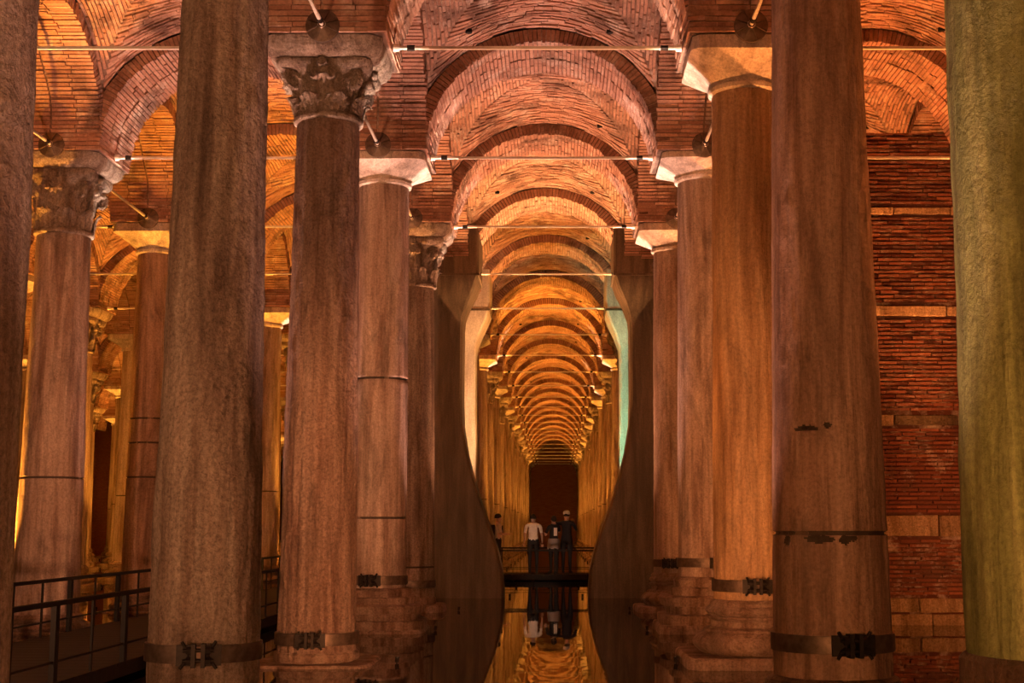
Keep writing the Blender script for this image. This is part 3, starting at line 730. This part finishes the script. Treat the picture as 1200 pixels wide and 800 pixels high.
# ------------------------------------------------------------------ people
def cloth(name, c, rough=.8): return plain(name, c, rough, 0, 30, .15, .1)
SKIN = cloth('skin', (.55, .32, .22), .5); HAIR = cloth('dark_hair', (.02, .014, .011)); WHITE = cloth('white_cotton', (.85, .78, .68)); BLACK = cloth('black_cloth', (.012, .012, .014))
GREY = cloth('grey_cloth', (.30, .26, .25)); NAVY = cloth('dark_blue_cloth', (.012, .012, .018)); SHOE = cloth('dark_shoes', (.02, .018, .016)); BEIGE = cloth('beige_cloth', (.55, .44, .34)); CAPM = cloth('pale_cap_cloth', (.7, .66, .68))
def person(loc, rz, label, height, shirt, trousers, hair, lh, rh, le, re, sleeve=.5, female=False, lean=0, cap=None, step=.0):
    """lh/rh: hand positions, le/re: elbows, in body space for a 1.7 m figure (x right, y forward, z up)"""
    sc = height / 1.7
    V = []; E = []; RAD = []; REG = []
    def add(p, r, parent=None, reg='skin'):
        V.append(Vector(p)); RAD.append(r); REG.append(reg)
        if parent is not None: E.append((parent, len(V) - 1))
        return len(V) - 1
    sw = .175 if female else .20
    pel = add((0, 0, .93), (.155, .115), None, 'tr')
    wa = add((0, .0, 1.08), (.125 if female else .14, .10), pel, 'sh'); ch = add((0, .01 + lean * .5, 1.26), (.155, .115), wa, 'sh'); nb = add((0, lean, 1.42), (.11, .08), ch, 'sh')
    nk = add((0, .005 + lean, 1.485), (.055, .055), nb, 'skin'); hd0 = add((0, .015 + lean, 1.545), (.07, .075), nk, 'skin'); hd1 = add((0, .015 + lean, 1.615), (.078, .095), hd0, 'skin'); hd2 = add((0, .005 + lean, 1.675), (.055, .065), hd1, 'skin')
    add((0, .105 + lean, 1.60), (.016, .02), hd1, 'skin')           # nose
    for s in (-1, 1): add((s * .083, .01 + lean, 1.605), (.012, .022), hd1, 'skin')   # ears
    fingers = []
    for s, el, ha in ((-1, le, lh), (1, re, rh)):
        el = Vector(el) + Vector((0, lean, 0)); ha = Vector(ha) + Vector((0, lean, 0))
        sh = add((s * sw, lean, 1.385), (.06, .06), nb, 'sh'); shp = V[sh]
        md = add((shp + el) / 2, (.05, .05), sh, 'sh'); e = add(el, (.04, .04), md, 'sh' if sleeve > .6 else 'skin')
        fm_ = add((el + ha) / 2, (.035, .035), e, 'sh' if sleeve > .8 else 'skin'); wr_ = add(ha, (.024, .026), fm_, 'skin')
        d = (ha - el).normalized(); pm = add(ha + d * .05, (.034, .018), wr_, 'skin'); fingers.append((ha, d, s))
    for s in (-1, 1):
        y = s * step
        hp = add((s * .095, .0, .86), (.095, .10), pel, 'tr'); th = add((s * .10, y * .4, .68), (.08, .085), hp, 'tr'); kn = add((s * .10, y * .7 + .01, .49), (.056, .06), th, 'tr')
        cf = add((s * .10, y * .9 - .01, .32), (.052, .056), kn, 'tr'); an = add((s * .10, y - .01, .10), (.036, .04), cf, 'tr'); hl = add((s * .10, y - .01, .04), (.038, .042), an, 'shoe')
        add((s * .115, y + .16, .03), (.038, .026), hl, 'shoe')
    me = bpy.data.meshes.new('person'); me.from_pydata([v * sc for v in V], E, [])
    o = bpy.data.objects.new('tmp', me); C.objects.link(o)
    md = o.modifiers.new('s', 'SKIN'); o.modifiers.new('sub', 'SUBSURF').levels = 2
    for i, sv in enumerate(me.skin_vertices[0].data): sv.radius = (RAD[i][0] * sc, RAD[i][1] * sc); sv.use_root = (i == 0)
    dg = bpy.context.evaluated_depsgraph_get(); ev = bpy.data.meshes.new_from_object(o.evaluated_get(dg)); bpy.data.objects.remove(o)
    mats = [SKIN, shirt, trousers, SHOE]; idx = {'skin': 0, 'sh': 1, 'tr': 2, 'shoe': 3}
    for q in mats: ev.materials.append(q)
    Vs = [v * sc for v in V]
    def segd(p, a, b):
        ab = b - a; t = max(0, min(1, (p - a).dot(ab) / max(1e-9, ab.length_squared))); return (p - a - ab * t).length, t
    for f in ev.polygons:
        c = f.center; best = min(((segd(c, Vs[a], Vs[b]) + (a, b)) for a, b in E), key=lambda q: q[0])
        f.material_index = idx[REG[best[3]] if best[1] > .35 else REG[best[2]]]; f.use_smooth = True
        if REG[best[3]] == 'skin' and REG[best[2]] == 'sh' and sleeve > .3 and best[1] < .5: f.material_index = 1
    ev.name = 'person'
    e = link('person', ev, None, loc); e.rotation_euler = (0, 0, rz); tag(e, label, 'person', 'visitors on the far walkway')
    for ha, d, s in fingers:                                         # five fingers each hand
        m = MB(); side = d.cross(Vector((0, 1, 0.2))).normalized() if abs(d.y) < .8 else Vector((1, 0, 0)); nrm = d.cross(side).normalized()
        for i, L in enumerate((.062, .074, .078, .070)):
            b = ha + d * .085 + side * (-.03 + .02 * i); k = b + d * L * .5 + nrm * .008
            m.tube(b * sc, k * sc, .009 * sc, .008 * sc, 6); m.tube(k * sc, (k + d * L * .5 + nrm * .02) * sc, .008 * sc, .006 * sc, 6)
        b = ha + d * .03 - side * .03; m.tube(b * sc, (b + d * .04 - side * .025) * sc, .011 * sc, .009 * sc, 6); m.tube((b + d * .04 - side * .025) * sc, (b + d * .065 - side * .025) * sc, .009 * sc, .007 * sc, 6)
        m.build('fingers', SKIN, e)
    m = MB(); G = []                                                 # hair shell
    for i in range(9):
        ph = math.pi * i / 8 * (.62 if not female else .8); row = []
        for k in range(16):
            a = 2 * math.pi * k / 16; fr = math.sin(a); pp = ph * (1 if fr < .3 else 1 - .45 * (fr - .3))
            row.append(((.088 * math.sin(pp) * math.cos(a)) * sc, (.002 + lean + .108 * math.sin(pp) * fr) * sc, (1.625 + .105 * math.cos(pp)) * sc))
        G.append(row)
    m.grid(G[::-1], True); m.build('hair', hair, e)
    m = MB()
    for s in (-1, 1): m.lathe([(.001, 0), (.011, .004), (.011, .012), (.001, .016)], 8, 0, 0)
    eb = MB()
    for s in (-1, 1): eb.tube((s * .032 * sc, (.088 + lean) * sc, 1.62 * sc), (s * .032 * sc, (.10 + lean) * sc, 1.62 * sc), .011 * sc, .007 * sc, 8)
    eb.tube((-.025 * sc, (.098 + lean) * sc, 1.56 * sc), (.025 * sc, (.098 + lean) * sc, 1.56 * sc), .006 * sc, .006 * sc, 6)
    eb.build('eyes_and_mouth', HAIR, e)
    if cap:
        m = MB(); m.lathe([(.098 * sc, 1.64 * sc), (.10 * sc, 1.68 * sc), (.085 * sc, 1.725 * sc), (.04 * sc, 1.75 * sc), (.004, 1.752 * sc)], 20, 0, lean * sc)
        m.box(-.06 * sc, .06 * sc, (.08 + lean) * sc, (.18 + lean) * sc, 1.645 * sc, 1.657 * sc); m.build('cap', cap, e)
    return e
PY = 39.7
def PX(px): return (px - 652) / F * (PY * .991 - .07)
p1 = person((PX(583), PY + .2, DZ), R(-75), 'person in pale shirt and dark trousers at the left, facing right, half hidden by pier', 1.68, BEIGE, BLACK, HAIR, (-.14, .26, 1.12), (.14, .28, 1.14), (-.23, .05, 1.12), (.23, .05, 1.12), sleeve=.5)
p2 = person((PX(625), PY - .2, DZ), 0, 'person seen from behind in white T-shirt and black trousers', 1.66, WHITE, BLACK, HAIR, (-.26, .14, .92), (.26, .14, .92), (-.25, .02, 1.12), (.25, .02, 1.12), sleeve=.5)
p3 = person((PX(649), PY - .1, DZ), R(25), 'person in black and white top with grey shirt tied round the waist', 1.62, BLACK, BLACK, HAIR, (-.16, .28, 1.20), (.18, .26, 1.44), (-.26, .04, 1.14), (.24, .14, 1.24), sleeve=.5, female=True)
p4 = person((PX(664), PY + .1, DZ), R(-12), 'tall person in dark clothes and pale cap with an arm raised', 1.74, NAVY, NAVY, HAIR, (-.30, .12, 1.40), (.14, .30, 1.40), (-.38, .02, 1.40), (.26, .10, 1.20), sleeve=1, cap=CAPM)
def waist_shirt(e, sc, shade):
    m = MB(); rows = []
    for r, z in ((.165, 1.04), (.18, .98), (.20, .86), (.205, .74)):
        rows.append([(r * sc * math.cos(2 * math.pi * k / 24) * (1 + .05 * math.cos(k * 2.6)), r * .82 * sc * math.sin(2 * math.pi * k / 24), z * sc + (.02 * math.sin(k * 1.9) if z < .8 else 0)) for k in range(24)])
    m.grid(rows, True); m.build('tied_shirt', shade, e)['label'] = 'grey shirt tied round the waist'
waist_shirt(p3, 1.62 / 1.7, GREY)
def back_panel(e, sc, shade):
    m = MB(); m.grid([[((u * .055) * sc, (-.118 - .004 * (1 - u * u)) * sc, z * sc) for u in (-1, -.5, 0, .5, 1)] for z in (1.12, 1.2, 1.28, 1.36)]); m.build('shirt_panel', shade, e)['label'] = 'white back panel of the top'
back_panel(p3, 1.62 / 1.7, WHITE)
def satchel(e, sc):
    m = MB(); m.tube((-.02 * sc, .13 * sc, 1.36 * sc), (-.10 * sc, .135 * sc, 1.10 * sc), .012, n=6); m.tube((.09 * sc, .12 * sc, 1.38 * sc), (.12 * sc, .13 * sc, 1.08 * sc), .014, n=6)
    m.tube((-.09 * sc, -.12 * sc, 1.38 * sc), (-.12 * sc, -.13 * sc, 1.08 * sc), .014, n=6); m.box(-.13 * sc, .13 * sc, -.23 * sc, -.12 * sc, 1.08 * sc, 1.40 * sc)
    m.build('backpack', BLACK, e)
satchel(p1, 1.68 / 1.7)

# ------------------------------------------------------------------ lamps
def lamp_mesh():
    m = MB(); m.lathe([(.05, 0), (.06, .01), (.06, .12), (.065, .13), (.065, .15), (.055, .15), (.05, .14)], 16); m.lathe([(.048, .141), (.002, .143)], 16, m=1); m.box(-.07, .07, -.015, .015, -.02, .0)
    return m.mesh('spotlight', [IRON, LENS])
lm = lamp_mesh(); done = 0
for (j, n, s, col, pw) in UP:
    x = XR(j) + s * .86; y = YD(n) + (1.55 if n == 5 and j in (-1, 0) else 0); z = .01
    far = j in (-1, 0) and n in (3, 4)
    if far: x = XR(j) + s * 1.62
    o = link('spotlight', lm, None, (x, y, z)); o.scale = (.38, .38, .38); d = Vector((s * (.12 if not far else .0), 0, 1)); o.rotation_euler = d.to_track_quat('Z', 'Y').to_euler()
    nm = {-1: 'left aisle row', 0: 'right aisle row', -2: 'second left row', 1: 'right side aisle row', -3: 'third left row', -4: 'fourth left row', -5: 'fifth left row'}[j]
    if n < 12: tag(o, 'small black up-light, %s from the front along the %s, %s side' % (ORD[n + 3], nm, 'right' if s > 0 else 'left'), 'spotlight')
    else: tag(o, 'tiny far up-light at a column foot in the %s' % nm, 'spotlight', 'far up-lights in the ' + nm)
    spot((x, y, z + .2), (x + (s * (1.0 if not far else .3) if not (j == -2 and s < 0 and n < 2) else .9), y + (.5 if j == -2 and n == 0 else 0), 8), col, pw, 45, .7, .04)
    mb = MB() if not done else None
    if mb is not None: mb.tube((0, 0, -1.7), (0, 0, -.01), .02, n=6); stem = mb.mesh('stem', [IRON]); done = 1
    q = link('stem', stem, o); q.rotation_euler = o.rotation_euler.to_matrix().inverted().to_euler()
for i, (loc, tgt, col, pw, sz) in enumerate(FILL):  # housings and beams of the added fill lights
    o = link('fill_light', lm, None, (loc[0], loc[1], loc[2])); d = Vector(tgt) - Vector(loc); o.rotation_euler = d.to_track_quat('Z', 'Y').to_euler(); o.scale = (.5, .5, .5)
    q = link('stem', stem, o); q.rotation_euler = o.rotation_euler.to_matrix().inverted().to_euler()
    tag(o, 'small black added fill light at the waterline, %s from the camera' % ORD[i + 1] if i < 11 else 'small black added fill light at the waterline far down an aisle', 'spotlight', None if i < 11 else 'far added fill lights on the water')
    p = Vector(loc) + d.normalized() * .2
    spot(p, tgt, col, pw, sz, .8, .08)
for j, n, sd in ACCENT:                                 # tight beam added to whiten the capital side, no fixture of its own
    loc = Vector((XR(j) + sd * .95, YD(n) + .1, .12)); tgt = Vector((XR(j) + sd * .66, YD(n) + .28, ZS - .35))
    spot(loc, tgt, (1, .70, .54), 4200, 9, .4, .03)
